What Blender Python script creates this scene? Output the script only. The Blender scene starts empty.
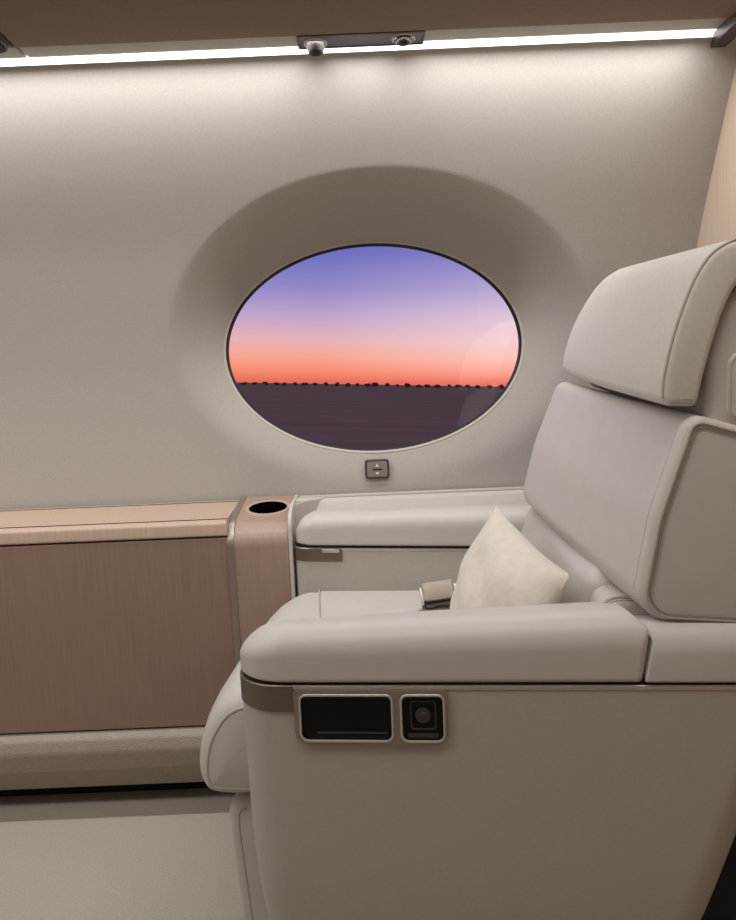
import bpy, bmesh, math, random
from mathutils import Vector, Matrix
from mathutils.geometry import tessellate_polygon
random.seed(4)
SC = bpy.context.scene
COL = SC.collection
PI = math.pi

# ------------------------------------------------------------------ materials
def lin(r, g, b):
    f = lambda c: (c/255/12.92) if c/255 <= .04045 else ((c/255+.055)/1.055)**2.4
    return (f(r), f(g), f(b), 1)

def mat(name, rgb, rough=.5, metal=0, spec=.5, var=.06, vscale=(40, 40, 40), bump=0, bscale=(300, 300, 300),
        sheen=0, bdist=.001, coat=0):
    m = bpy.data.materials.new(name); m.use_nodes = True
    nt = m.node_tree; b = nt.nodes['Principled BSDF']
    b.inputs['Roughness'].default_value = rough
    b.inputs['Metallic'].default_value = metal
    b.inputs['Specular IOR Level'].default_value = spec
    if sheen:
        b.inputs['Sheen Weight'].default_value = sheen
        b.inputs['Sheen Roughness'].default_value = .5
    if coat: b.inputs['Coat Weight'].default_value = coat
    tc = nt.nodes.new('ShaderNodeTexCoord')
    def noise(sc, det):
        mp = nt.nodes.new('ShaderNodeMapping'); mp.inputs['Scale'].default_value = sc
        nt.links.new(tc.outputs['Object'], mp.inputs['Vector'])
        n = nt.nodes.new('ShaderNodeTexNoise'); n.inputs['Scale'].default_value = 1; n.inputs['Detail'].default_value = det
        nt.links.new(mp.outputs[0], n.inputs['Vector'])
        return n
    c = lin(*rgb)
    n = noise(vscale, 4)
    r = nt.nodes.new('ShaderNodeValToRGB')
    r.color_ramp.elements[0].position = .3; r.color_ramp.elements[1].position = .7
    r.color_ramp.elements[0].color = tuple(max(0, x*(1-var)) for x in c[:3]) + (1,)
    r.color_ramp.elements[1].color = tuple(min(1, x*(1+var)) for x in c[:3]) + (1,)
    nt.links.new(n.outputs['Fac'], r.inputs[0]); nt.links.new(r.outputs[0], b.inputs['Base Color'])
    if bump:
        n2 = noise(bscale, 3)
        bp = nt.nodes.new('ShaderNodeBump'); bp.inputs['Strength'].default_value = bump; bp.inputs['Distance'].default_value = bdist
        nt.links.new(n2.outputs['Fac'], bp.inputs['Height']); nt.links.new(bp.outputs[0], b.inputs['Normal'])
    return m

def emis(name, rgb, s):
    m = bpy.data.materials.new(name); m.use_nodes = True
    nt = m.node_tree; nt.nodes.remove(nt.nodes['Principled BSDF'])
    e = nt.nodes.new('ShaderNodeEmission'); e.inputs[0].default_value = lin(*rgb); e.inputs[1].default_value = s
    nt.links.new(e.outputs[0], nt.nodes['Material Output'].inputs[0]); return m

def wood_mat(name, rgb, rough):
    m = mat(name, rgb, rough, var=.065, vscale=(190, 190, 4), bump=.05, bscale=(500, 500, 12))
    return m

M = {}
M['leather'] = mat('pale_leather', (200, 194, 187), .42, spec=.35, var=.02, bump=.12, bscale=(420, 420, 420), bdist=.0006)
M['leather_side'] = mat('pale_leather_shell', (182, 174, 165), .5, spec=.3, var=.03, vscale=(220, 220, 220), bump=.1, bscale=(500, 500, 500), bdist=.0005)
M['suede'] = mat('pale_suede_leather', (206, 200, 191), .6, spec=.25, var=.035, vscale=(150, 150, 150), bump=.2, bscale=(350, 350, 350), bdist=.0008, sheen=.15)
M['piping'] = mat('leather_piping', (186, 177, 165), .5, spec=.3, var=.02)
M['velvet'] = mat('cream_velvet', (216, 207, 194), .8, spec=.15, var=.05, vscale=(60, 60, 60), bump=.5, bscale=(160, 160, 160), bdist=.0015, sheen=.4)
M['wall'] = mat('woven_wall_fabric', (184, 178, 171), .85, spec=.15, var=.06, vscale=(300, 300, 420), bump=.35, bscale=(400, 400, 600), bdist=.001)
M['soffit'] = mat('dark_headliner', (140, 122, 109), .9, spec=.1, var=.05, vscale=(200, 200, 200), bump=.2)  # browner and darker than the lip band
M['carpet'] = mat('beige_carpet', (178, 170, 158), .95, spec=.05, var=.06, vscale=(240, 240, 240), bump=.6, bscale=(380, 380, 380), bdist=.003)
M['dado'] = mat('ribbed_dado_fabric', (166, 155, 143), .9, spec=.1, var=.08, vscale=(120, 300, 300), bump=.6, bscale=(160, 420, 420), bdist=.002)
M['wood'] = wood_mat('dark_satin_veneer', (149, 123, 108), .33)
M['wood_lit'] = wood_mat('lit_satin_veneer', (164, 138, 121), .36)  # cabinet veneer lightened: light on the column put into its colour
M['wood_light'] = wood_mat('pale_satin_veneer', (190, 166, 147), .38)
M['bulkhead'] = wood_mat('bulkhead_veneer', (214, 192, 172), .4)
M['bronze'] = mat('brushed_bronze', (128, 115, 103), .42, metal=.75, var=.05, vscale=(20, 20, 600))
M['nickel'] = mat('satin_nickel', (206, 196, 186), .35, metal=.6, var=.03)
M['trim_metal'] = mat('taupe_metal', (158, 146, 134), .38, metal=.6, var=.04, vscale=(20, 20, 600))
M['seam_shade'] = mat('seam_shade', (132, 122, 112), .7, var=.02)  # dark tone for the shade in seam creases
M['dark_metal'] = mat('smoked_metal', (92, 84, 82), .4, metal=.6, var=.03)
M['violet_metal'] = mat('anodised_plate', (112, 104, 116), .4, metal=.5, var=.05)
M['black'] = mat('black_plastic', (8, 7, 7), .3, spec=.25, var=.02)
M['black_matt'] = mat('black_matt_plastic', (12, 11, 11), .7, var=.02)
M['well_shade'] = mat('cup_well_shade', (5, 5, 5), .95, spec=0, var=0)  # near-black for the darkness inside the cup holder
M['gasket'] = mat('window_gasket', (36, 28, 28), .5, var=.02)
M['reveal'] = mat('window_reveal_plastic', (205, 196, 185), .45, var=.02)
M['charcoal'] = mat('charcoal_plastic', (62, 56, 54), .35, var=.02)
M['taupe_plastic'] = mat('taupe_plastic', (142, 131, 121), .4, var=.03)
M['white'] = mat('white_print', (240, 238, 232), .5, var=0)
M['seam'] = mat('dark_seam_groove', (48, 42, 38), .8, var=.02)
M['lens'] = emis('light_diffuser', (255, 252, 248), 3.0)
M['tree'] = mat('dark_foliage', (92, 72, 64), .9, spec=0, var=.2)
M['field'] = mat('dusky_field', (222, 180, 142), 1, spec=0, var=.12, vscale=(.02, .15, .1))

g = bpy.data.materials.new('window_glass'); g.use_nodes = True
nt = g.node_tree; nt.nodes.remove(nt.nodes['Principled BSDF'])
tr = nt.nodes.new('ShaderNodeBsdfTransparent'); gl = nt.nodes.new('ShaderNodeBsdfGlossy'); gl.inputs['Roughness'].default_value = .02
fr = nt.nodes.new('ShaderNodeFresnel'); fr.inputs[0].default_value = 1.6; mx = nt.nodes.new('ShaderNodeMixShader')
nt.links.new(fr.outputs[0], mx.inputs[0]); nt.links.new(tr.outputs[0], mx.inputs[1]); nt.links.new(gl.outputs[0], mx.inputs[2])
nt.links.new(mx.outputs[0], nt.nodes['Material Output'].inputs[0]); M['glass'] = g

# ------------------------------------------------------------------ mesh helpers
def build(name, bm, m, parent=None, sharp=42, kind=None):
    bmesh.ops.recalc_face_normals(bm, faces=bm.faces[:])
    me = bpy.data.meshes.new(name); bm.to_mesh(me); bm.free()
    for p in me.polygons: p.use_smooth = True
    me.set_sharp_from_angle(angle=math.radians(sharp))
    me.materials.append(M[m] if isinstance(m, str) else m)
    o = bpy.data.objects.new(name, me); COL.objects.link(o)
    if parent: o.parent = parent
    elif kind: o['kind'] = kind
    return o

def tag(o, label, cat, group=None):
    o['label'] = label; o['category'] = cat
    if group: o['group'] = group
    return o

def thing(name, label, cat, loc=(0, 0, 0), rz=0, group=None):
    o = bpy.data.objects.new(name, None); COL.objects.link(o); o.empty_display_size = .1
    o.location = loc; o.rotation_euler = (0, 0, rz)
    return tag(o, label, cat, group)

def rpoly(pts, seg=10):
    """closed polygon, each (a, b, radius), corners rounded by arcs"""
    out = []; n = len(pts)
    for i in range(n):
        p = Vector(pts[i][:2]); r = pts[i][2]
        a = (Vector(pts[i-1][:2])-p); b = (Vector(pts[(i+1) % n][:2])-p)
        la, lb = a.length, b.length; a /= la; b /= lb
        ang = math.acos(max(-1, min(1, a.dot(b))))
        if r <= 0 or ang > PI-.02: out.append(p); continue
        t = r/math.tan(ang/2); lim = .49*min(la, lb)
        if t > lim: t = lim; r = t*math.tan(ang/2)
        c = p+(a+b).normalized()*(r/math.sin(ang/2))
        s0 = p+a*t-c; s1 = p+b*t-c
        a0 = math.atan2(s0.y, s0.x); d = math.atan2(s1.y, s1.x)-a0
        while d > PI: d -= 2*PI
        while d < -PI: d += 2*PI
        for k in range(seg+1):
            q = a0+d*k/seg; out.append(c+Vector((math.cos(q), math.sin(q)))*r)
    ar = sum(out[i-1].x*out[i].y-out[i].x*out[i-1].y for i in range(len(out)))
    if ar < 0: out.reverse()
    return out

def offs(poly, d):
    """inward offset of a CCW polygon"""
    n = len(poly); res = []
    if abs(d) < 1e-9: return [p.copy() for p in poly]
    for i in range(n):
        e0 = poly[i]-poly[i-1]; e1 = poly[(i+1) % n]-poly[i]
        if e0.length < 1e-7: e0 = e1
        if e1.length < 1e-7: e1 = e0
        n0 = Vector((-e0.y, e0.x)).normalized(); n1 = Vector((-e1.y, e1.x)).normalized()
        m = n0+n1
        m = m.normalized() if m.length > 1e-6 else n0
        res.append(poly[i]+m*(d/max(.5, m.dot(n0))))
    return res

def rrect(u0, u1, v0, v1, r, k=(1, 1, 1, 1), seg=12):
    """inset-able rounded rectangle: r = radii at (u0,v0) (u1,v0) (u1,v1) (u0,v1), k = share of the inset on u0 u1 v0 v1"""
    def fn(d):
        q = [max(.003, x-d) for x in r]
        a, b, c, e = u0+d*k[0], u1-d*k[1], v0+d*k[2], v1-d*k[3]
        return rpoly([(a, c, q[0]), (b, c, q[1]), (b, e, q[2]), (a, e, q[3])], seg)
    return fn

def loft(bm, rings, cap0=True, cap1=True):
    vs = [[bm.verts.new(p) for p in r] for r in rings]
    n = len(vs[0])
    for a, b in zip(vs, vs[1:]):
        for i in range(n):
            try: bm.faces.new((a[i-1], a[i], b[i], b[i-1]))
            except ValueError: pass
    for flag, r in ((cap0, vs[0]), (cap1, vs[-1])):
        if flag:
            try: bm.faces.new(r)
            except ValueError: pass
    return vs

UZ = lambda a, b, h: (a, h, b)      # profile in (u,z) extruded along v
PL = lambda a, b, h: (a, b, h)      # plan in (u,v) stacked along z
YZ = lambda a, b, h: (h, a, b)      # section in (y,z) swept along x

def prism(bm, poly, f, h0, h1, r0=.0, r1=.0, puff0=0, puff1=0, seg=6, mid=1):
    """extruded outline with rounded rims and optionally puffed ends"""
    rings = []
    def cap(base, h, puff, sgn):
        c = sum(base, Vector((0, 0)))/len(base); rr = []
        for s in (.03, .25, .5, .7, .85, .95):
            rr.append([f(*(c+(p-c)*s), h-sgn*puff*(1-s*s)) for p in base])
        return rr
    def rim(h, r, sgn):
        rr = []
        k = seg if r > 0 else 0
        for i in range(k+1):
            t = (PI/2*i/k) if k else PI/2
            d = r*(1-math.sin(t)); rr.append((poly(d) if callable(poly) else offs(poly, d), h+sgn*r*(1-math.cos(t))))
        return rr
    a = rim(h0, r0, 1); b = rim(h1, r1, -1)
    if puff0: rings += cap(a[0][0], h0, puff0, 1)
    rings += [[f(p.x, p.y, h) for p in q] for q, h in a]
    for k in range(1, mid):
        h = a[-1][1]+(b[-1][1]-a[-1][1])*k/mid
        rings.append([f(p.x, p.y, h) for p in (poly(0) if callable(poly) else poly)])
    rings += [[f(p.x, p.y, h) for p in q] for q, h in reversed(b)]
    if puff1: rings += list(reversed(cap(b[0][0], h1, puff1, -1)))
    loft(bm, rings)
    return bm

def box(bm, x0, x1, y0, y1, z0, z1, bev=0):
    vs = [bm.verts.new(p) for p in ((x0, y0, z0), (x1, y0, z0), (x1, y1, z0), (x0, y1, z0), (x0, y0, z1), (x1, y0, z1), (x1, y1, z1), (x0, y1, z1))]
    fs = [bm.faces.new([vs[i] for i in q]) for q in ((3, 2, 1, 0), (4, 5, 6, 7), (0, 1, 5, 4), (1, 2, 6, 5), (2, 3, 7, 6), (3, 0, 4, 7))]
    if bev:
        es = {e for fc in fs for e in fc.edges}
        bmesh.ops.bevel(bm, geom=list(es), offset=bev, segments=3, affect='EDGES', profile=.5)
    return bm

def bx(*a): return box(bmesh.new(), *a)

def tube(bm, pts, r, closed=False, n=8):
    pts = [Vector(p) for p in pts]; m = len(pts); rings = []
    up = None
    for i in range(m):
        a = pts[i-1] if (i > 0 or closed) else pts[i]
        b = pts[(i+1) % m] if (i < m-1 or closed) else pts[i]
        t = (b-a).normalized()
        if up is None:
            up = t.orthogonal().normalized()
        up = (up-t*up.dot(t)).normalized(); w = t.cross(up)
        rings.append([pts[i]+(up*math.cos(2*PI*k/n)+w*math.sin(2*PI*k/n))*r for k in range(n)])
    if closed: rings.append(rings[0]); loft(bm, rings, False, False); bmesh.ops.remove_doubles(bm, verts=bm.verts[:], dist=1e-6)
    else: loft(bm, rings)
    return bm

def band(bm, path, z0, z1, th):
    """strip of thickness th standing on an open plan path (outward = left of travel)"""
    n = len(path); nor = []
    for i in range(n):
        t = path[min(n-1, i+1)]-path[max(0, i-1)]
        nor.append(Vector((t.y, -t.x)).normalized())
    rings = []
    for p, q in zip(path, nor):
        o = p+q*th; i_ = p-q*.004
        e = min(th*.6, .001)
        rings.append([(i_.x, i_.y, z0), (o.x-q.x*e, o.y-q.y*e, z0), (o.x, o.y, z0+e), (o.x, o.y, z1-e), (o.x-q.x*e, o.y-q.y*e, z1), (i_.x, i_.y, z1)])
    loft(bm, rings); return bm

def plate(bm, outer, holes, f, h0, h1):
    """flat plate with holes, outline in 2D"""
    loops = [outer]+holes
    tris = tessellate_polygon([[Vector((p.x, p.y, 0)) for p in l] for l in loops])
    flat = [p for l in loops for p in l]
    A = [bm.verts.new(f(p.x, p.y, h0)) for p in flat]; B = [bm.verts.new(f(p.x, p.y, h1)) for p in flat]
    for t in tris:
        for S in (A, B):
            try: bm.faces.new([S[i] for i in t])
            except ValueError: pass
    k = 0
    for l in loops:
        n = len(l)
        for i in range(n):
            a, b = k+i, k+(i+1) % n
            bm.faces.new((A[a], A[b], B[b], B[a]))
        k += n
    return bm

def lathe(bm, prof, c, axis='z', n=32):
    rings = []
    for k in range(n):
        q = 2*PI*k/n; cs, sn = math.cos(q), math.sin(q)
        rings.append([(c[0]+r*cs, c[1]+r*sn, c[2]+h) if axis == 'z' else (c[0]+r*cs, c[1]+h, c[2]+r*sn) for r, h in prof])
    vs = [[bm.verts.new(p) for p in r] for r in rings]
    m = len(prof)
    for k in range(n):
        a, b = vs[k-1], vs[k]
        for i in range(m-1): bm.faces.new((a[i], a[i+1], b[i+1], b[i]))
    bmesh.ops.remove_doubles(bm, verts=bm.verts[:], dist=1e-6)
    bmesh.ops.holes_fill(bm, edges=[e for e in bm.edges if e.is_boundary])
    return bm

def warp(bm, fn):
    for v in bm.verts: v.co = Vector(fn(*v.co))
    return bm

def interp(x, tab):
    if x <= tab[0][0]: return tab[0][1]
    for (x0, y0), (x1, y1) in zip(tab, tab[1:]):
        if x <= x1: return y0+(y1-y0)*(x-x0)/(x1-x0)
    return tab[-1][1]

def catmull(pts, seg=8):
    P = [Vector(p) for p in pts]; P = [P[0]*2-P[1]]+P+[P[-1]*2-P[-2]]; out = []
    for i in range(1, len(P)-2):
        for k in range(seg):
            t = k/seg; a, b, c, d = P[i-1:i+3]
            out.append(.5*((2*b)+(c-a)*t+(2*a-5*b+4*c-d)*t*t+(3*b-a-3*c+d)*t**3))
    out.append(P[-2]); return out

# ------------------------------------------------------------------ the setting
FZ = .05
XL, XR, YB, CZ = -2.2, .70, -1.1, 1.92
WIN = (.024, 1.03); WA, WB = .337, .234; WY = 1.652
DISH = (.042, 1.043); DA, DB = .470, .330
WPROF = [(0, 1.66), (.60, 1.638), (.75, 1.633), (.90, 1.617), (1.05, 1.583), (1.218, 1.523), (1.372, 1.446), (1.50, 1.377), (1.58, 1.33)]
_c = catmull([(a, b, 0) for a, b in WPROF], 12)
WPT = [(p.x, p.y) for p in _c]
wally = lambda z: interp(z, WPT)

def wall_mesh():
    bm = bmesh.new(); N = 720; R1, R2 = 34, 34
    x0, x1, z0, z1 = XL, XR, .0, 1.545
    cx, cz = WIN
    rings = [[] for _ in range(R1+R2+1)]
    for k in range(N):
        q = 2*PI*k/N; c, s = math.cos(q), math.sin(q)
        pi = Vector((cx+WA*c, cz+WB*s)); po = Vector((DISH[0]+DA*c, DISH[1]+DB*s))
        d = Vector((c*WA, s*WB)).normalized()
        # ray from the window's centre to the panel's edge
        tt = []
        if d.x > 1e-9: tt.append((x1-cx)/d.x)
        if d.x < -1e-9: tt.append((x0-cx)/d.x)
        if d.y > 1e-9: tt.append((z1-cz)/d.y)
        if d.y < -1e-9: tt.append((z0-cz)/d.y)
        pe = Vector((cx, cz))+d*min(tt)
        for i in range(R1+1):
            t = i/R1; p = pi.lerp(po, t)
            k_ = .24                                    # straight flank, rounded shoulder at the outer edge
            if t < 1-2*k_: s_ = t/(1-k_)
            else:
                w = (1-t)/(2*k_); s_ = 1-(w*w*k_)/(1-k_)
            fy = (1-s_)*(WY+.012*(cz-p.y)/.23*0)+s_*wally(p.y)
            rings[i].append((p.x, fy, p.y))
        for i in range(1, R2+1):
            t = i/R2; p = po.lerp(pe, t)
            rings[R1+i].append((p.x, wally(p.y), p.y))
    # square the corners
    for cxx, czz in ((x0, z0), (x0, z1), (x1, z0), (x1, z1)):
        j = min(range(N), key=lambda j: (rings[-1][j][0]-cxx)**2+(rings[-1][j][2]-czz)**2)
        rings[-1][j] = (cxx, wally(czz), czz)
    loft(bm, rings, False, False)
    return bm
build('wall_far', wall_mesh(), 'wall', kind='structure', sharp=60)

build('floor', bx(XL, XR, YB, 1.557, FZ-.06, FZ), 'carpet', kind='structure')
bm = bmesh.new(); box(bm, XL, XR, 1.557, 1.70, FZ-.06, .12)
build('trim_1', bm, 'black_matt', kind='structure')
build('wall_left', bx(XL-.05, XL, YB, 1.75, 0, CZ), 'wall', kind='structure')
build('wall_near', bx(XL, XR, YB-.05, YB, 0, CZ), 'wood', kind='structure')
build('wall_right', bx(XR, XR+.05, YB, 1.75, 0, CZ), 'bulkhead', kind='structure')
build('ceiling', bx(XL, XR, YB, .62, CZ, CZ+.05), 'wall', kind='structure')

# the valance over the window wall, from the light lip up to the ceiling
def valance(x0, x1, prof):
    bm = bmesh.new()
    back = [(1.40, CZ+.05), (.60, CZ+.05)]
    vs = [[bm.verts.new((x, y, z)) for y, z in prof] for x in (x0, x1)]
    n = len(prof)
    for i in range(n): bm.faces.new((vs[0][i-1], vs[0][i], vs[1][i], vs[1][i-1]))
    bm.faces.new(vs[0]); bm.faces.new(vs[1])
    return bm
lipb = [(1.400, CZ+.05), (1.400, 1.570), (1.348, 1.567), (1.346, 1.551), (1.343, 1.5485), (1.338, 1.548), (1.304, 1.548), (1.299, 1.548), (1.299, CZ+.05)]
lip = [(1.2985, CZ+.05), (1.2985, 1.5455), (1.295, 1.544), (1.288, 1.543)]
sec = [(1.23, 1.5440), (1.17, 1.549), (1.10, 1.560), (1.0, 1.585), (.90, 1.63), (.80, 1.70), (.70, 1.80), (.62, 1.90), (.60, CZ+.05)]
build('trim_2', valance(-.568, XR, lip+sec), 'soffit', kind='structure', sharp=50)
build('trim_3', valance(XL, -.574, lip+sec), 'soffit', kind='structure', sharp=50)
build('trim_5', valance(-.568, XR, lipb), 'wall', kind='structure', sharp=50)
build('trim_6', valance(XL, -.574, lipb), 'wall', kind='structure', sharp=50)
build('trim_7', bx(.668, XR, 1.30, 1.44, 1.535, 1.62), 'wall', kind='structure')
build('trim_4', valance(-.574, -.568, [(y, z+.003) for y, z in lip+sec]), 'black_matt', kind='structure')

# curved dado at the floor
dprof = rpoly([(1.60, .245, .0), (1.462, .243, .006), (1.446, .232, .012), (1.441, .205, .03), (1.456, .16, .03), (1.488, .104, .006), (1.60, .100, 0)])
build('baseboard_far', prism(bmesh.new(), dprof, YZ, XL, XR), 'dado', kind='structure')

# window
def ell(a, b, y, n=160, c=WIN): return [(c[0]+a*math.cos(2*PI*k/n), y, c[1]+b*math.sin(2*PI*k/n)) for k in range(n)]
win = build('window_1', tube(bmesh.new(), ell(WA+.003, WB+.003, WY+.001), .004, True), 'reveal', kind='structure')
bm = bmesh.new()
loft(bm, [ell(WA+.004, WB+.004, WY+.002), ell(WA-.001, WB-.001, WY+.002), ell(WA-.004, WB-.004, WY+.005), ell(WA-.004, WB-.004, WY+.022), ell(WA+.02, WB+.02, WY+.022), ell(WA+.004, WB+.004, WY+.002)], False, False)
bmesh.ops.remove_doubles(bm, verts=bm.verts[:], dist=1e-6)
build('window_frame', bm, 'gasket', win)
def pane(y, t):
    bm = bmesh.new(); loft(bm, [ell(WA-.003, WB-.003, y), ell(WA-.003, WB-.003, y+t)]); return bm
build('window_pane', pane(WY+.012, .004), 'glass', win)

# ------------------------------------------------------------------ cove light
cove = thing('cove_light', 'long white light strip glowing along the top of the window wall', 'light', (-.79, 1.35, 1.56))
cove_m = Matrix.Translation((.79, -1.35, -1.56))
def under(root, name, bm, m, **k):
    bm.transform(Matrix.Translation(-Vector(root.location))); return build(name, bm, m, root, **k)
bm = bmesh.new(); prism(bm, rpoly([(1.3590, 1.5325, .001), (1.368, 1.542, .001), (1.355, 1.560, .001), (1.3465, 1.551, .001)]), YZ, XL+.01, .668)
under(cove, 'diffuser', bm, 'lens')
bm = bmesh.new()
prism(bm, rpoly([(.646, 1.385, .001), (.674, 1.385, .001), (.674, 1.20, .004), (.646, 1.20, .004)]), PL, 1.5255, 1.5475, .0015, .0015)
under(cove, 'end_trim', bm, 'dark_metal')

# ------------------------------------------------------------------ overhead air vents
vent = thing('air_vent_panel', 'dark metal overhead panel with two round air nozzles above the window', 'air vent', (.018, 1.32, 1.553))
bm = bmesh.new(); prism(bm, rpoly([(-.088, 1.297, .004), (.124, 1.297, .004), (.124, 1.337, .004), (-.088, 1.337, .004)]), PL, 1.5425, 1.549, .0015, 0)
under(vent, 'mounting_plate', bm, 'violet_metal')
bm = bmesh.new(); plate(bm, rpoly([(-.092, 1.293, .005), (.128, 1.293, .005), (.128, 1.3405, .005), (-.092, 1.3405, .005)]), [rpoly([(-.0875, 1.2975, .004), (.1235, 1.2975, .004), (.1235, 1.3365, .004), (-.0875, 1.3365, .004)])], PL, 1.542, 1.549)
under(vent, 'frame', bm, 'dark_metal')
for nx, ny, drop in ((-.061, 1.321, .015), (.092, 1.317, .006)):
    bm = bmesh.new(); lathe(bm, [(.0205, .008), (.0205, -.001), (.019, -.002), (.0165, -.001), (.016, .008)], (nx, ny, 1.5425))
    ring = under(vent, 'bezel', bm, 'nickel')
    bm = bmesh.new(); lathe(bm, [(.0165, .006), (.0162, -drop*.5), (.0135, -drop*.7), (.013, -drop), (.0115, -drop-.0015), (.008, -drop), (.006, -drop+.004), (.001, -drop+.004)], (nx, ny, 1.5425))
    under(vent, 'nozzle', bm, 'charcoal')

# black display panel in the valance, left
mon = thing('display_panel', 'black panel set into the overhead valance at the top left', 'display', (-.69, 1.26, 1.549))
bm = bmesh.new(); prism(bm, rpoly([(-.80, 1.13, .01), (-.5755, 1.13, .01), (-.5755, 1.297, .02), (-.80, 1.297, .01)]), PL, 1.537, 1.546, .002, 0)
under(mon, 'bezel', bm, 'dark_metal')
bm = bmesh.new(); prism(bm, rpoly([(-.795, 1.135, .01), (-.579, 1.135, .01), (-.579, 1.293, .018), (-.795, 1.293, .01)]), PL, 1.535, 1.541, .001, 0)
under(mon, 'screen', bm, 'black_matt')

# ------------------------------------------------------------------ shade switch below the window
sx, sz = .020, .757; sy = wally(sz)
sw_t = thing('shade_switch', 'small square window shade switch with up and down arrows below the oval window', 'switch', (sx, sy, sz))
XZ = lambda a, b, h: (a, h, b)
# the switch faces the cabin: h runs along y
bm = bmesh.new(); prism(bm, rpoly([(-.0275, -.0215, .006), (.0275, -.0215, .006), (.0275, .0215, .006), (-.0275, .0215, .006)]), XZ, -.0060, .012, .0015, 0)
build('switch_frame', bm, 'dark_metal', sw_t)
bm = bmesh.new(); prism(bm, rpoly([(-.023, -.0175, .004), (.023, -.0175, .004), (.023, .0175, .004), (-.023, .0175, .004)]), XZ, -.0085, .0, .001, 0)
rk = build('rocker_button', bm, 'taupe_plastic', sw_t)
bm = bmesh.new(); prism(bm, rpoly([(-.0105, -.0015, .001), (.0105, -.0015, .001), (.0105, .0015, .001), (-.0105, .0015, .001)]), XZ, -.0092, -.008)
build('bar_mark', bm, 'black_matt', rk)
for s in (1, -1):
    bm = bmesh.new(); prism(bm, rpoly([(-.0042, s*.0065, 0), (.0042, s*.0065, 0), (0, s*.0128, 0)]), XZ, -.0092, -.008)
    build('arrow_mark', bm, 'white', rk)

# ------------------------------------------------------------------ long side cabinet
cab = thing('side_cabinet', 'long low brown wood cabinet with pale ledge along the wall at left', 'cabinet', (-1.2, 1.52, .245))
X1 = -.292
prof = rpoly([(1.628, .25, 0), (1.47, .25, 0), (1.46, .64, 0), (1.628, .64, 0)])
bm = bmesh.new(); prism(bm, prof, YZ, XL+.005, X1); under(cab, 'carcass', bm, 'black_matt')
bm = bmesh.new(); prism(bm, rpoly([(1.440, .652, .002), (1.461, .652, 0), (1.478, .247, 0), (1.458, .247, .002)]), YZ, XL+.005, X1-.001, .001, .001)
under(cab, 'front_panel', bm, 'wood')
bm = bmesh.new(); prism(bm, rpoly([(1.624, .6, 0), (1.624, .7003, .001), (1.452, .6885, .004), (1.441, .682, .010), (1.437, .656, .004), (1.462, .654, 0), (1.475, .640, 0), (1.6, .60, 0)]), YZ, XL+.005, X1-.001, .001, .001)
led = under(cab, 'ledge', bm, 'wood_light')
bm = bmesh.new(); box(bm, XL+.005, X1-.001, 1.4515, 1.4545, .684, .6895); under(cab, 'ledge_groove', bm, 'seam')
bm = bmesh.new(); box(bm, XL+.005, X1-.001, 1.609, 1.6115, .69, .7003); under(cab, 'back_groove', bm, 'seam')

# ------------------------------------------------------------------ cup holder column
colm = thing('cup_holder_column', 'narrow wood column with a round cup holder beside the armrest', 'cup holder', (-.23, 1.53, .245))
def colprof(o): return rpoly([(1.626, .25, 0), (1.626, .706+o, .001), (1.478, .682+o, .05), (1.438-o, .648, .04), (1.455-o, .25, 0)])
cx, cy, cr = -.2205, 1.540, .0415
bm = bmesh.new()
# body swept along x, closed on top; the well's darkness is a black disc
prism(bm, colprof(0), YZ, -.281, -.1685, .002, .004); 
body = under(colm, 'column_body', bm, 'wood_lit')
bm = bmesh.new(); prism(bm, colprof(.002), YZ, -.2935, -.2800, .001, .001); under(colm, 'edge_trim', bm, 'trim_metal')
bm = bmesh.new(); zt = .6928
lathe(bm, [(cr+.008, 0), (cr+.0065, .0035), (cr+.002, .004), (cr, .0025), (cr-.0005, .0012), (.001, .0010)], (0, 0, 0))
warp(bm, lambda x, y, z: (x+cx, y+cy, z+zt-.0012+.162*y))
rim = under(colm, 'cup_rim', bm, 'wood_light')
bm = bmesh.new(); lathe(bm, [(cr-.001, 0), (cr-.001, .0008), (.0005, .0008)], (0, 0, 0))
warp(bm, lambda x, y, z: (x+cx, y+cy, z+zt+.0008+.162*y))
under(colm, 'cup_well_disc', bm, 'well_shade')  # flat disc, the hole's shade painted as its colour

# ------------------------------------------------------------------ leather side ledge behind the far armrest
sl = thing('side_ledge', 'pale leather covered ledge along the wall behind the far armrest', 'ledge', (.25, 1.58, .10))
bm = bmesh.new(); prism(bm, rpoly([(1.624, .12, 0), (1.624, .7045, .002), (1.592, .7045, .006), (1.575, .697, .006), (1.545, .64, .01), (1.545, .12, 0)]), YZ, -.160, XR-.002, .004, 0)
under(sl, 'ledge_body', bm, 'leather')
bm = bmesh.new(); tube(bm, [(-.150, 1.5885, .7040), (XR-.004, 1.5885, .7040)], .0018); under(sl, 'piping', bm, 'piping')
bm = bmesh.new(); prism(bm, rpoly([(-.163, 1.515, .002), (-.157, 1.515, .002), (-.140, 1.545, .02), (-.09, 1.595, .002), (-.163, 1.595, .002)]), PL, .12, .7055, 0, .005, seg=5)
under(sl, 'end_cap', bm, 'leather')
bm = bmesh.new(); prism(bm, rpoly([(1.62, .12, 0), (1.62, .7075, .002), (1.50, .7065, .03), (1.438, .690, .035), (1.442, .12, 0)]), YZ, -.1685, -.1605, .002, .002)
under(colm, 'leather_edge', bm, 'leather')

# ------------------------------------------------------------------ the seat (local axes: u aft, v outboard, z up)
YAW = -.0995
seat = thing('aircraft_seat', 'large pale leather armchair with headrest facing left beside the oval window', 'seat', (0, .807, FZ), YAW)
def S(name, bm, m, parent=None, **k):
    if parent is None: bm.transform(Matrix.Translation((0, 0, -FZ))); return build(name, bm, m, seat, **k)
    bm.transform(Matrix.Translation((0, 0, -FZ))); return build(name, bm, m, parent, **k)

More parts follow.
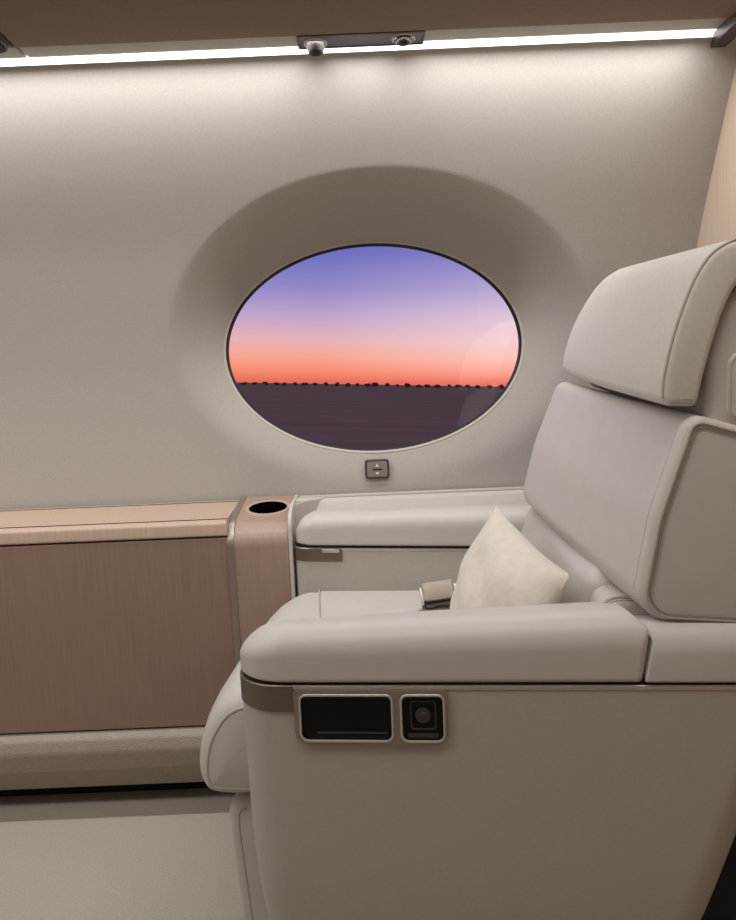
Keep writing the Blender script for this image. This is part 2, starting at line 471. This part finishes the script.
# near side shell
SH = [(.06, -.09, .26, .05), (.12, -.12, .29, .035), (.18, -.140, .325, .020), (.24, -.155, .357, .008), (.30, -.164, .383, .002), (.36, -.170, .404, 0),
      (.42, -.173, .424, 0), (.48, -.174, .443, 0), (.54, -.175, .458, 0), (.5955, -.175, .468, 0)]
def shell_out(u0, u1, v0, v1=.112): return rpoly([(u0, v0, .088), (u1, v0, .075), (u1, v1, .008), (u0, v1, .02)], 14)
bm = bmesh.new(); rings = []
zz = [.06+(.5955-.06)*k/36 for k in range(37)]
cat = {i: catmull([(s[0], s[i], 0) for s in SH], 8) for i in (1, 2, 3)}
sh = lambda z, i: interp(z, [(p.x, p.y) for p in cat[i]])
for z in zz: rings.append([(p.x, p.y, z) for p in shell_out(sh(z, 1), sh(z, 2), sh(z, 3))])
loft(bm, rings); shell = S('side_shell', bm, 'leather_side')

# trim line and front band follow the shell outline
path = [p for p in shell_out(-.175, .468, 0)]
st = min(range(len(path)), key=lambda i: (path[i]-Vector((-.175, .09))).length)
# walk from the rounded front corner along the near face to the rear corner
path = path[st:]+path[:st]
near = []
for p in path:
    near.append(p)
    if p.x > .46 and p.y > .06: break
dense = []
for a, b in zip(near, near[1:]):
    k = max(1, int((b-a).length/.01))
    for i in range(k): dense.append(a.lerp(b, i/k))
bm = bmesh.new(); band(bm, dense, .5955, .6012, .0012); S('metal_trim', bm, 'nickel')
bm = bmesh.new(); band(bm, dense, .6012, .6055, -.0015); S('shadow_gap', bm, 'black_matt')
bm = bmesh.new(); band(bm, [p for p in dense if p.x < -.0955], .569, .6015, .0022); fb = S('front_band', bm, 'bronze'); fb['label'] = 'bronze band around the front corner'

# near armrest pad
def ztop(u): return interp(u, [(-.18, .40), (-.172, .52), (-.155, .63), (-.135, .735), (-.11, .825), (-.085, .885), (-.05, .95), (-.01, 1.0), (.35, 1.0)])
def crest(v): return .030*(max(0, v-.045)/.08)**2
bm = bmesh.new()
prism(bm, rrect(-.177, .300, -.004, .128, (.088, .010, .010, .045), (1, .25, 1, 1), 14), PL, .6045, .680, .006, .036, seg=10, mid=6)
def pad_w(u, v, z):
    k = (z-.6045)/.0795
    lean = .012*k*max(0, min(1, (u-.2)/.1))
    back = .02*max(0, (k-.75)/.25)*max(0, min(1, (u-.2)/.1))
    return (u+lean-back, v, .6045+(z-.6045)*ztop(u)-crest(v)*max(0, k))
warp(bm, pad_w)
S('armrest_pad', bm, 'leather')
bm = bmesh.new()
prism(bm, rrect(-.004, .125, .6045, .668, (.004, .004, .02, .040), (1, 1, 1, 1), 10), lambda a, b, h: (h, a, b), .3015, .475, .003, .01, seg=4)
def pad_r(u, v, z):
    k = (z-.6045)/.0635; e = 1 if u < .33 else 0
    return (u+e*(.012*k-.016*max(0, (k-.75)/.25)), v, z-crest(v)*max(0, k))
warp(bm, pad_r)
S('rear_armrest_pad', bm, 'leather')

# control panel
fo = rpoly([(-.0995, .5955, .003), (.081, .5955, .003), (.081, .5300, .016), (-.0995, .5300, .016)])
h1 = rpoly([(-.0925, .5905, .008), (.0165, .5905, .008), (.0165, .5345, .009), (-.0925, .5345, .009)])
h2 = rpoly([(.0265, .5905, .008), (.0765, .5905, .008), (.0765, .5345, .009), (.0265, .5345, .009)])
bm = bmesh.new(); plate(bm, fo, [h1, h2], UZ, -.0042, .004); cp = S('control_panel', bm, 'trim_metal'); cp['label'] = 'metal framed control panel'
for hh in (h1, h2):
    bm = bmesh.new(); tube(bm, [(p.x, -.0042, p.y) for p in hh], .0016, True); S('pocket_rim', bm, 'nickel', cp)
bm = bmesh.new(); prism(bm, offs(h1, -.002), UZ, -.0008, .003); tray = S('storage_tray', bm, 'black', cp)
bm = bmesh.new(); prism(bm, rpoly([(-.074, .5425, .001), (.010, .5425, .001), (.010, .5445, .001), (-.074, .5445, .001)]), UZ, -.002, 0); S('tray_lip', bm, 'charcoal', cp)
bm = bmesh.new(); prism(bm, offs(h2, -.002), UZ, -.0008, .003); S('control_module', bm, 'black', cp)
bm = bmesh.new(); plate(bm, rpoly([(.037, .583, .004), (.067, .583, .004), (.067, .548, .004), (.037, .548, .004)]), [rpoly([(.0385, .5815, .003), (.0655, .5815, .003), (.0655, .5495, .003), (.0385, .5495, .003)])], UZ, -.0022, 0); S('button_frame', bm, 'charcoal', cp)
bm = bmesh.new(); lathe(bm, [(.009, .002), (.009, -.0022), (.0075, -.0028), (.0045, -.0020), (.0035, -.0028), (.0005, -.0032)], (.052, -.0004, .5655), 'y'); S('dial_button', bm, 'charcoal', cp)
bm = bmesh.new(); prism(bm, rpoly([(.034, .5385, .001), (.069, .5385, .001), (.069, .5435, .001), (.034, .5435, .001)]), UZ, -.002, 0); S('slide_button', bm, 'charcoal', cp)

# seat cushion, front roll, lower front panel
bm = bmesh.new(); prism(bm, rpoly([(-.153, .42, .01), (.33, .42, .01), (.33, .543, .01), (.1, .546, .3), (-.153, .548, .006)]), UZ, .114, .602, .02, .03, mid=8)
warp(bm, lambda u, v, z: (u-.17*(v-.5)*max(0, min(1, (.1-u)/.253)), v, z+(.010*math.cos((v-.36)/.26*PI/2) if z > .5 else 0)-.005))
cush = S('seat_cushion', bm, 'leather')
froll = rpoly([(p.x, p.y, 0) for p in catmull([(-.153, .548, 0), (-.20, .546, 0), (-.236, .528, 0), (-.263, .490, 0), (-.275, .445, 0), (-.271, .412, 0), (-.252, .396, 0), (-.20, .394, 0), (-.153, .397, 0)], 7)])
def fr_w(u, v, z):
    e = max(0, (v-.50)/.10); n = max(0, (.18-v)/.08)
    k = (-.153-u)/.11
    return (u+k*(.035*e*e+.012*n)-.17*(v-.5)*max(0, 1-2.2*k), v, z+(.010*math.cos((v-.36)/.26*PI/2)-.005)*(1 if z > .5 else max(0, (z-.4)/.1)))
bm = bmesh.new(); prism(bm, froll, UZ, .100, .600, .028, .04, mid=12, puff0=.004); warp(bm, fr_w); roll = S('front_bolster', bm, 'leather')
bm = bmesh.new(); tube(bm, [fr_w(p.x, .1035, p.y) for p in offs(froll, .0165) if p.x < -.172], .0026)
S('piping', bm, 'piping', roll)
bm = bmesh.new(); tube(bm, [fr_w(-.153, .114+.47*k/20, .5475) for k in range(21)], .0016); S('cushion_seam', bm, 'piping', cush)
lp = rpoly([(-.230, .388, .03), (-.229, .33, .02), (-.207, .06, .01), (-.12, .06, .01), (-.12, .388, .01)], 10)
bm = bmesh.new(); prism(bm, lp, UZ, .118, .585, .012, .012, puff0=.002); lowp = S('lower_front_panel', bm, 'leather')
bm = bmesh.new(); tube(bm, [(p.x, .1185, p.y) for p in offs(lp, .016) if p.x < -.145], .002); S('piping', bm, 'piping', lowp)

# backrest
bk = rpoly([(.298, .694, .035), (.316, .790, .2), (.342, .868, .12), (.354, .905, .030), (.45, .875, .2), (.62, .868, .01), (.62, .655, .01), (.44, .660, .2), (.318, .668, .045)], 12)
def bk_w(u, v, z):
    q = v-.03
    crown = .012*math.sin(max(0, min(1, q/.55))*PI)
    return (u-(.105+.25*max(0, min(.22, .90-z))*.5)*q*(1 if u < .45 else .3)-crown*(1 if u < .40 else 0)*.6, v, z+.078*q)
bm = bmesh.new(); prism(bm, bk, UZ, .018, .590, .010, .06, mid=14, seg=8, puff0=.003); warp(bm, bk_w); back = S('backrest', bm, 'leather')
inner = offs(bk, .007)
loop = [(p.x, p.y) for p in inner if p.x < .60]
bm = bmesh.new(); lp2 = [p for p in inner]
i0 = max(range(len(lp2)), key=lambda i: lp2[i].x+(lp2[i].y < .7)*1)
lp2 = lp2[i0:]+lp2[:i0]
tube(bm, [bk_w(p.x, .0185, p.y) for p in lp2 if p.x < .58], .0024)
S('piping', bm, 'piping', back)
bm = bmesh.new(); tube(bm, [bk_w(p.x, .0345, p.y) for p in [q for q in offs(bk, .0004)] if .70 < p.y < .89 and p.x < .360], .0009); S('stitching', bm, 'piping', back)

bm = bmesh.new(); tube(bm, [bk_w(p.x, .0165, p.y) for p in [q for q in offs(bk, .0105)] if p.x < .50], .0007, False); S('side_seam_shade', bm, 'seam_shade', back)  # thin dark tube painting the crease shade beside the piping
# lower bolster between cushion and backrest
bo = rpoly([(.215, .52, .01), (.218, .57, .04), (.262, .700, .03), (.40, .72, .02), (.40, .52, .01)], 10)
bo_w = lambda u, v, z: (u-.04*(v-.3), v, z+.03*(v-.3))
bm = bmesh.new(); prism(bm, bo, UZ, .128, .600, .03, .02, mid=10); warp(bm, bo_w); bol = S('lumbar_bolster', bm, 'leather')
be = rpoly([(.262, .52, .01), (.264, .600, .03), (.272, .679, .022), (.36, .679, .01), (.36, .52, .01)], 10)
bm = bmesh.new(); prism(bm, be, UZ, .07, .165, .012, .01, puff0=.003); S('bolster_end', bm, 'leather')
bm = bmesh.new(); tube(bm, [(p.x, .0745, p.y) for p in offs(be, .004) if p.y > .60 and p.x < .355], .0013); S('end_seam_shade', bm, 'seam_shade', bol)  # dark tube for the crease shade around the bolster end
bm = bmesh.new(); tube(bm, [(p.x, .078, p.y) for p in offs(be, .0) if p.y > .60 and p.x < .355], .0026); S('piping', bm, 'piping', bol)

# upper backrest behind the headrest pad
ub = rpoly([(.378, .885, .01), (.380, .955, .1), (.398, 1.025, .04), (.43, 1.052, .05), (.62, 1.062, .01), (.62, .86, .01)], 12)
hw = lambda u, v, z: (u-.05*(v-.04), v, z+.09*(v-.04))
bm = bmesh.new(); prism(bm, ub, UZ, .034, .560, .012, .03, mid=8, puff0=.004); warp(bm, hw); upb = S('upper_backrest', bm, 'leather')
pk = rpoly([(.398, .972, .02), (.56, .972, .02), (.56, .888, .01), (.398, .893, .016)], 8)
bm = bmesh.new(); prism(bm, pk, UZ, .030, .06, .006, .0, puff0=.002); warp(bm, hw); wing = S('side_wing_pad', bm, 'leather')
bm = bmesh.new(); tube(bm, [hw(p.x, .0315, p.y) for p in offs(pk, .004)], .002, True); S('piping', bm, 'piping', wing)

# headrest pad draped over the top
fr_ = [(.327, .922), (.329, .947), (.338, .987), (.350, 1.024), (.363, 1.054), (.380, 1.077), (.406, 1.090), (.445, 1.096), (.50, 1.100)]
bk_ = [(.50, 1.066), (.445, 1.062), (.421, 1.054), (.404, 1.038), (.391, 1.010), (.380, .975), (.372, .945), (.366, .918)]
outer = [Vector((p.x, p.y)) for p in catmull([(a, b, 0) for a, b in fr_], 6)]
innr = [Vector((p.x, p.y)) for p in catmull([(a, b, 0) for a, b in bk_], 6)]
hp_ = rpoly([(p.x, p.y, 0) for p in outer+innr]+[(.362, .911, .006), (.333, .912, .008)], 6)
hw2 = lambda u, v, z: (u-.026*(v-.03)-.010*math.sin(max(0, min(1, (v-.03)/.54))*PI)*(1 if u < .40 else 0.3), v, z+.080*(v-.03)-.034*max(0, (v-.40)/.18)**2*max(0, min(1, (z-.93)/.14)))
bm = bmesh.new(); prism(bm, hp_, UZ, .022, .585, .008, .016, mid=14, seg=5); warp(bm, hw2); head = S('headrest', bm, 'suede'); head['label'] = 'matt suede headrest pad'
bm = bmesh.new(); tube(bm, [hw2(p.x+.0008, .0255, p.y-.0006) for p in outer[:-4]], .0018); S('piping', bm, 'piping', head)

# far armrest
fz = lambda u, v, z: (u, v, z-.025*(u+.22)*(1 if z > .3 else 0))
bm = bmesh.new(); prism(bm, rrect(-.2215, .40, .598, .690, (.05, .02, .02, .05), (1, .3, 1, 1), 12), PL, .6335, .710, .006, .034, seg=8, mid=6)
def ft(u): return interp(u, [(-.217, .50), (-.205, .68), (-.18, .80), (-.14, .90), (-.09, .96), (-.02, 1.0), (.4, 1.03)])
warp(bm, lambda u, v, z: fz(u, v, .6335+(z-.6335)*ft(u))); pad2 = S('armrest_pad', bm, 'leather')
fo2 = rpoly([(-.2205, .602, .03), (.40, .602, .01), (.40, .688, .01), (-.2205, .688, .03)], 10)
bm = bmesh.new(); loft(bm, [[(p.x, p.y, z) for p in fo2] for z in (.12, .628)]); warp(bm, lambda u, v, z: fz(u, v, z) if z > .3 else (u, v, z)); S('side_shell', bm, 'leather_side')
def far_path(umax):
    pth = fo2; i = min(range(len(pth)), key=lambda i: (pth[i]-Vector((-.2205, .632))).length)
    pth = pth[i:]+pth[:i]; o = []
    for a, b in zip(pth, pth[1:]):
        k = max(1, int((b-a).length/.01))
        for j in range(k):
            q = a.lerp(b, j/k)
            if q.x > umax or q.y > .66: return o
            o.append(q)
    return o
bm = bmesh.new(); band(bm, far_path(.38), .6225, .628, .0012); warp(bm, fz); S('metal_trim', bm, 'nickel')
bm = bmesh.new(); band(bm, far_path(.38), .628, .6345, -.001); warp(bm, fz); S('shadow_gap', bm, 'black_matt')
bm = bmesh.new(); band(bm, far_path(-.12), .601, .6275, .0022); warp(bm, fz); fb2 = S('front_band', bm, 'bronze')
bm = bmesh.new(); box(bm, -.160, -.125, .5965, .602, .6195, .6262, .001); warp(bm, fz); S('latch', bm, 'nickel', fb2)

# base under the seat
bm = bmesh.new(); box(bm, -.10, .26, .14, .58, .10, .41, .01); S('seat_base', bm, 'black_matt')
bm = bmesh.new(); box(bm, -.06, .64, .20, .50, FZ, .105, .008); S('floor_plinth', bm, 'black_matt')  # base plate, extended aft in black to stand for floor shadow
bm = bmesh.new(); box(bm, .26, .60, .13, .58, .10, .64, .015); S('rear_black_box', bm, 'black_matt')  # plain black box behind the shell

# seat belt lying on the cushion
bm = bmesh.new()
bp = [(.335, .47, .556), (.20, .455, .557), (.12, .44, .5562), (.075, .425, .5565), (.055, .40, .5565), (.050, .34, .557)]
cl = catmull(bp, 6); rings = []
for i, p in enumerate(cl):
    t = (cl[min(i+1, len(cl)-1)]-cl[max(0, i-1)]).normalized(); w = Vector((-t.y, t.x, 0)).normalized()*.021
    rings.append([p-w-Vector((0, 0, .001)), p+w-Vector((0, 0, .001)), p+w+Vector((0, 0, .001)), p-w+Vector((0, 0, .001))])
loft(bm, rings); belt = S('seat_belt', bm, 'taupe_plastic'); belt['label'] = 'grey lap belt webbing'
def bel(x, y, z):      # buckle frame: x across, y along, z up; tilted towards the cabin
    q = Vector((x, y, z)); q.rotate(Matrix.Rotation(math.radians(56), 3, 'X')); q.rotate(Matrix.Rotation(math.radians(-6), 3, 'Y')); q.rotate(Matrix.Rotation(.12, 3, 'Z'))
    return q+Vector((.071, .425, .588))
bm = bmesh.new(); prism(bm, rpoly([(-.027, -.017, .005), (.027, -.017, .005), (.027, .017, .003), (-.027, .017, .003)]), PL, -.006, .002, .002, .002)
warp(bm, bel); buc = S('buckle', bm, 'trim_metal', belt); buc['label'] = 'chrome lift-lever buckle'
bm = bmesh.new(); prism(bm, rpoly([(-.0265, -.030, .008), (-.004, -.026, .006), (.004, -.026, .006), (.0265, -.030, .008), (.029, -.012, .004), (-.029, -.012, .004)]), PL, -.016, -.007, .003, .003)
warp(bm, bel); S('buckle_body', bm, 'dark_metal', belt)
for s in (-1, 1):
    bm = bmesh.new(); box(bm, s*.030-.002, s*.030+.002, -.022, .010, -.016, .000, .001)
    warp(bm, bel); S('buckle_cheek', bm, 'nickel', belt)

# ------------------------------------------------------------------ throw pillow leaning on the bolster
c_, s_ = math.cos(YAW), math.sin(YAW)
W = lambda u, v, z: Vector((u*c_-v*s_, .807+u*s_+v*c_, z))
FT = W(.170, .37, .744); NT = W(.241, .11, .699)
e1 = (NT-FT); L1 = e1.length; e1.normalize()
dn = W(.097, .345, .555)-FT; e2 = (dn-e1*dn.dot(e1)); L2 = e2.length; e2.normalize(); nn = e1.cross(e2)
if nn.x > 0: nn = -nn
pc = FT+e1*L1/2+e2*L2/2
pil = bpy.data.objects.new('throw_pillow', bpy.data.meshes.new('throw_pillow'))
bm = bmesh.new(); N = 40; gridv = {}
for side in (1, -1):
    for i in range(N+1):
        for j in range(N+1):
            a, b = -1+2*i/N, -1+2*j/N
            if side == -1 and (i in (0, N) or j in (0, N)): gridv[side, i, j] = gridv[1, i, j]; continue
            pa = a*(1-.07*(1-b*b)); pb = b*(1-.07*(1-a*a))
            th = .052*((1-a*a)**.55)*((1-b*b)**.55)*(1+.06*math.sin(5*a+2*b)+.05*math.sin(7*b-3*a))
            q = e1*(pa*L1*.5)+e2*(pb*L2*.5)+nn*(side*th)
            gridv[side, i, j] = bm.verts.new(q)
for side in (1, -1):
    for i in range(N):
        for j in range(N):
            bm.faces.new((gridv[side, i, j], gridv[side, i+1, j], gridv[side, i+1, j+1], gridv[side, i, j+1]))
COL.objects.unlink(pil) if pil.name in COL.objects else None
bpy.data.objects.remove(pil)
pil = build('throw_pillow', bm, 'velvet', sharp=75)
pil.location = pc
tag(pil, 'plump cream velvet throw pillow leaning on the seat back', 'pillow')

# ------------------------------------------------------------------ outside: dusky field, trees on the horizon, sunset sky
up = Vector((.0574, -.0004, .99835)).normalized()
CAM = Vector((0, 0, .95))
rot = Vector((0, 0, 1)).rotation_difference(up)
gr = build('ground', bx(-4000, 4000, 2.6, 6000, -2, 0), 'field', kind='structure')
gr.rotation_mode = 'QUATERNION'; gr.rotation_quaternion = rot; gr.location = CAM-up*3.2
def tree_mesh(kx, kz):
    bm = bmesh.new()
    tube(bm, [(0, 0, 0), (.02, 0, .5), (0, 0, 1.1)], .12)
    for _ in range(5):
        m = Matrix.Translation((random.uniform(-.9, .9)*kx, random.uniform(-.6, .6), random.uniform(.9, 1.5)*kz))@Matrix.Diagonal((random.uniform(.7, 1.3)*kx, .8, random.uniform(.4, .75)*kz, 1))
        bmesh.ops.create_icosphere(bm, subdivisions=2, radius=1, matrix=m)
    for v in bm.verts:
        if v.co.z > .4: v.co += Vector((random.uniform(-.08, .08), random.uniform(-.08, .08), random.uniform(-.08, .08)))
    return bm
D = 700
for k in range(34):
    az = math.radians(-13.5+26.5*(k+random.uniform(-.15, .15))/33)
    base = Vector((D*math.sin(az), D*math.cos(az), 0))
    t = build('tree', tree_mesh(random.uniform(.9, 1.6), random.uniform(.85, 1.2)), 'tree')
    t.rotation_mode = 'QUATERNION'; t.rotation_quaternion = rot
    t.location = CAM-up*3.2+rot@(base+Vector((0, 0, -.1)))
    t.scale = (1.35, 1.35, 2.1)
    tag(t, 'tiny dark tree on the distant horizon seen through the oval window', 'tree', 'distant trees on the horizon')

w = bpy.data.worlds.new('dusk'); SC.world = w; w.use_nodes = True
nt = w.node_tree; bg = nt.nodes['Background']
tc = nt.nodes.new('ShaderNodeTexCoord')
dot = nt.nodes.new('ShaderNodeVectorMath'); dot.operation = 'DOT_PRODUCT'; dot.inputs[1].default_value = up
nt.links.new(tc.outputs['Generated'], dot.inputs[0])
mr = nt.nodes.new('ShaderNodeMapRange'); mr.inputs[1].default_value = -.02; mr.inputs[2].default_value = .38
nt.links.new(dot.outputs['Value'], mr.inputs[0])
def ramp(stops):
    r = nt.nodes.new('ShaderNodeValToRGB'); el = r.color_ramp.elements
    while len(el) < len(stops): el.new(.5)
    for e, (p, c) in zip(el, stops): e.position = (p+.02)/.40; e.color = lin(*c)
    nt.links.new(mr.outputs[0], r.inputs[0]); return r
ra = ramp([(-.02, (200, 80, 75)), (.003, (230, 110, 92)), (.016, (248, 138, 110)), (.036, (248, 166, 146)), (.060, (228, 178, 184)), (.092, (190, 162, 204)), (.130, (142, 134, 198)), (.175, (106, 108, 190)), (.23, (92, 98, 184)), (.38, (70, 72, 110))])
rb = ramp([(-.02, (205, 90, 85)), (.003, (238, 116, 104)), (.016, (252, 160, 140)), (.036, (252, 196, 182)), (.060, (244, 208, 210)), (.092, (226, 198, 218)), (.130, (184, 168, 212)), (.175, (136, 130, 198)), (.23, (104, 106, 188)), (.38, (70, 72, 110))])
sx_ = nt.nodes.new('ShaderNodeSeparateXYZ'); nt.links.new(tc.outputs['Generated'], sx_.inputs[0])
m2 = nt.nodes.new('ShaderNodeMapRange'); m2.inputs[1].default_value = -.05; m2.inputs[2].default_value = .22
nt.links.new(sx_.outputs['X'], m2.inputs[0])
mix = nt.nodes.new('ShaderNodeMixRGB'); nt.links.new(m2.outputs[0], mix.inputs[0]); nt.links.new(ra.outputs[0], mix.inputs[1]); nt.links.new(rb.outputs[0], mix.inputs[2])
nt.links.new(mix.outputs[0], bg.inputs[0]); bg.inputs[1].default_value = 1.0

# ------------------------------------------------------------------ cabin lights
def area(name, loc, sx, sy, watts, rot=(0, 0, 0), col=(1, .985, .965)):
    l = bpy.data.lights.new(name, 'AREA'); l.shape = 'RECTANGLE'; l.size = sx; l.size_y = sy; l.energy = watts; l.color = col
    o = bpy.data.objects.new(name, l); COL.objects.link(o); o.location = loc; o.rotation_euler = rot
    return o
# the strip's own lamps, just under the valance lip and aimed down along the wall
sl_ = area('strip_lamp', (-.78, 1.308, 1.5400), 2.80, .014, 7.6, (math.radians(10), 0, 0), (1, .995, .99))
sl_.data.spread = math.radians(146)
area('ceiling_wash_light', (-.5, .44, 1.905), 2.6, .28, 13, (math.radians(4), 0, 0))
area('forward_ceiling_light', (-1.55, .30, 1.90), .9, .5, 6.5, (0, math.radians(-24), 0))
area('aisle_ceiling_light', (-.5, -.7, 1.90), 2.6, .3, 1.6, (math.radians(10), 0, 0))

# ------------------------------------------------------------------ camera
cam = bpy.data.cameras.new('camera'); co = bpy.data.objects.new('camera', cam); COL.objects.link(co)
cam.sensor_fit = 'VERTICAL'; cam.sensor_height = 24; cam.lens = 24*720/920; cam.clip_start = .02; cam.clip_end = 20000
pit, rol = math.radians(6.0), math.radians(2.4)
fwd = Vector((0, math.cos(pit), -math.sin(pit))); r0 = Vector((1, 0, 0)); u0 = r0.cross(fwd)
rr = r0*math.cos(rol)-u0*math.sin(rol); uu = u0*math.cos(rol)+r0*math.sin(rol)
mt = Matrix((rr, uu, -fwd)).transposed().to_4x4(); mt.translation = CAM
co.matrix_world = mt
SC.camera = co
SC.view_settings.view_transform = 'Standard'; SC.view_settings.look = 'None'
SC.view_settings.exposure = .14; SC.view_settings.gamma = 1
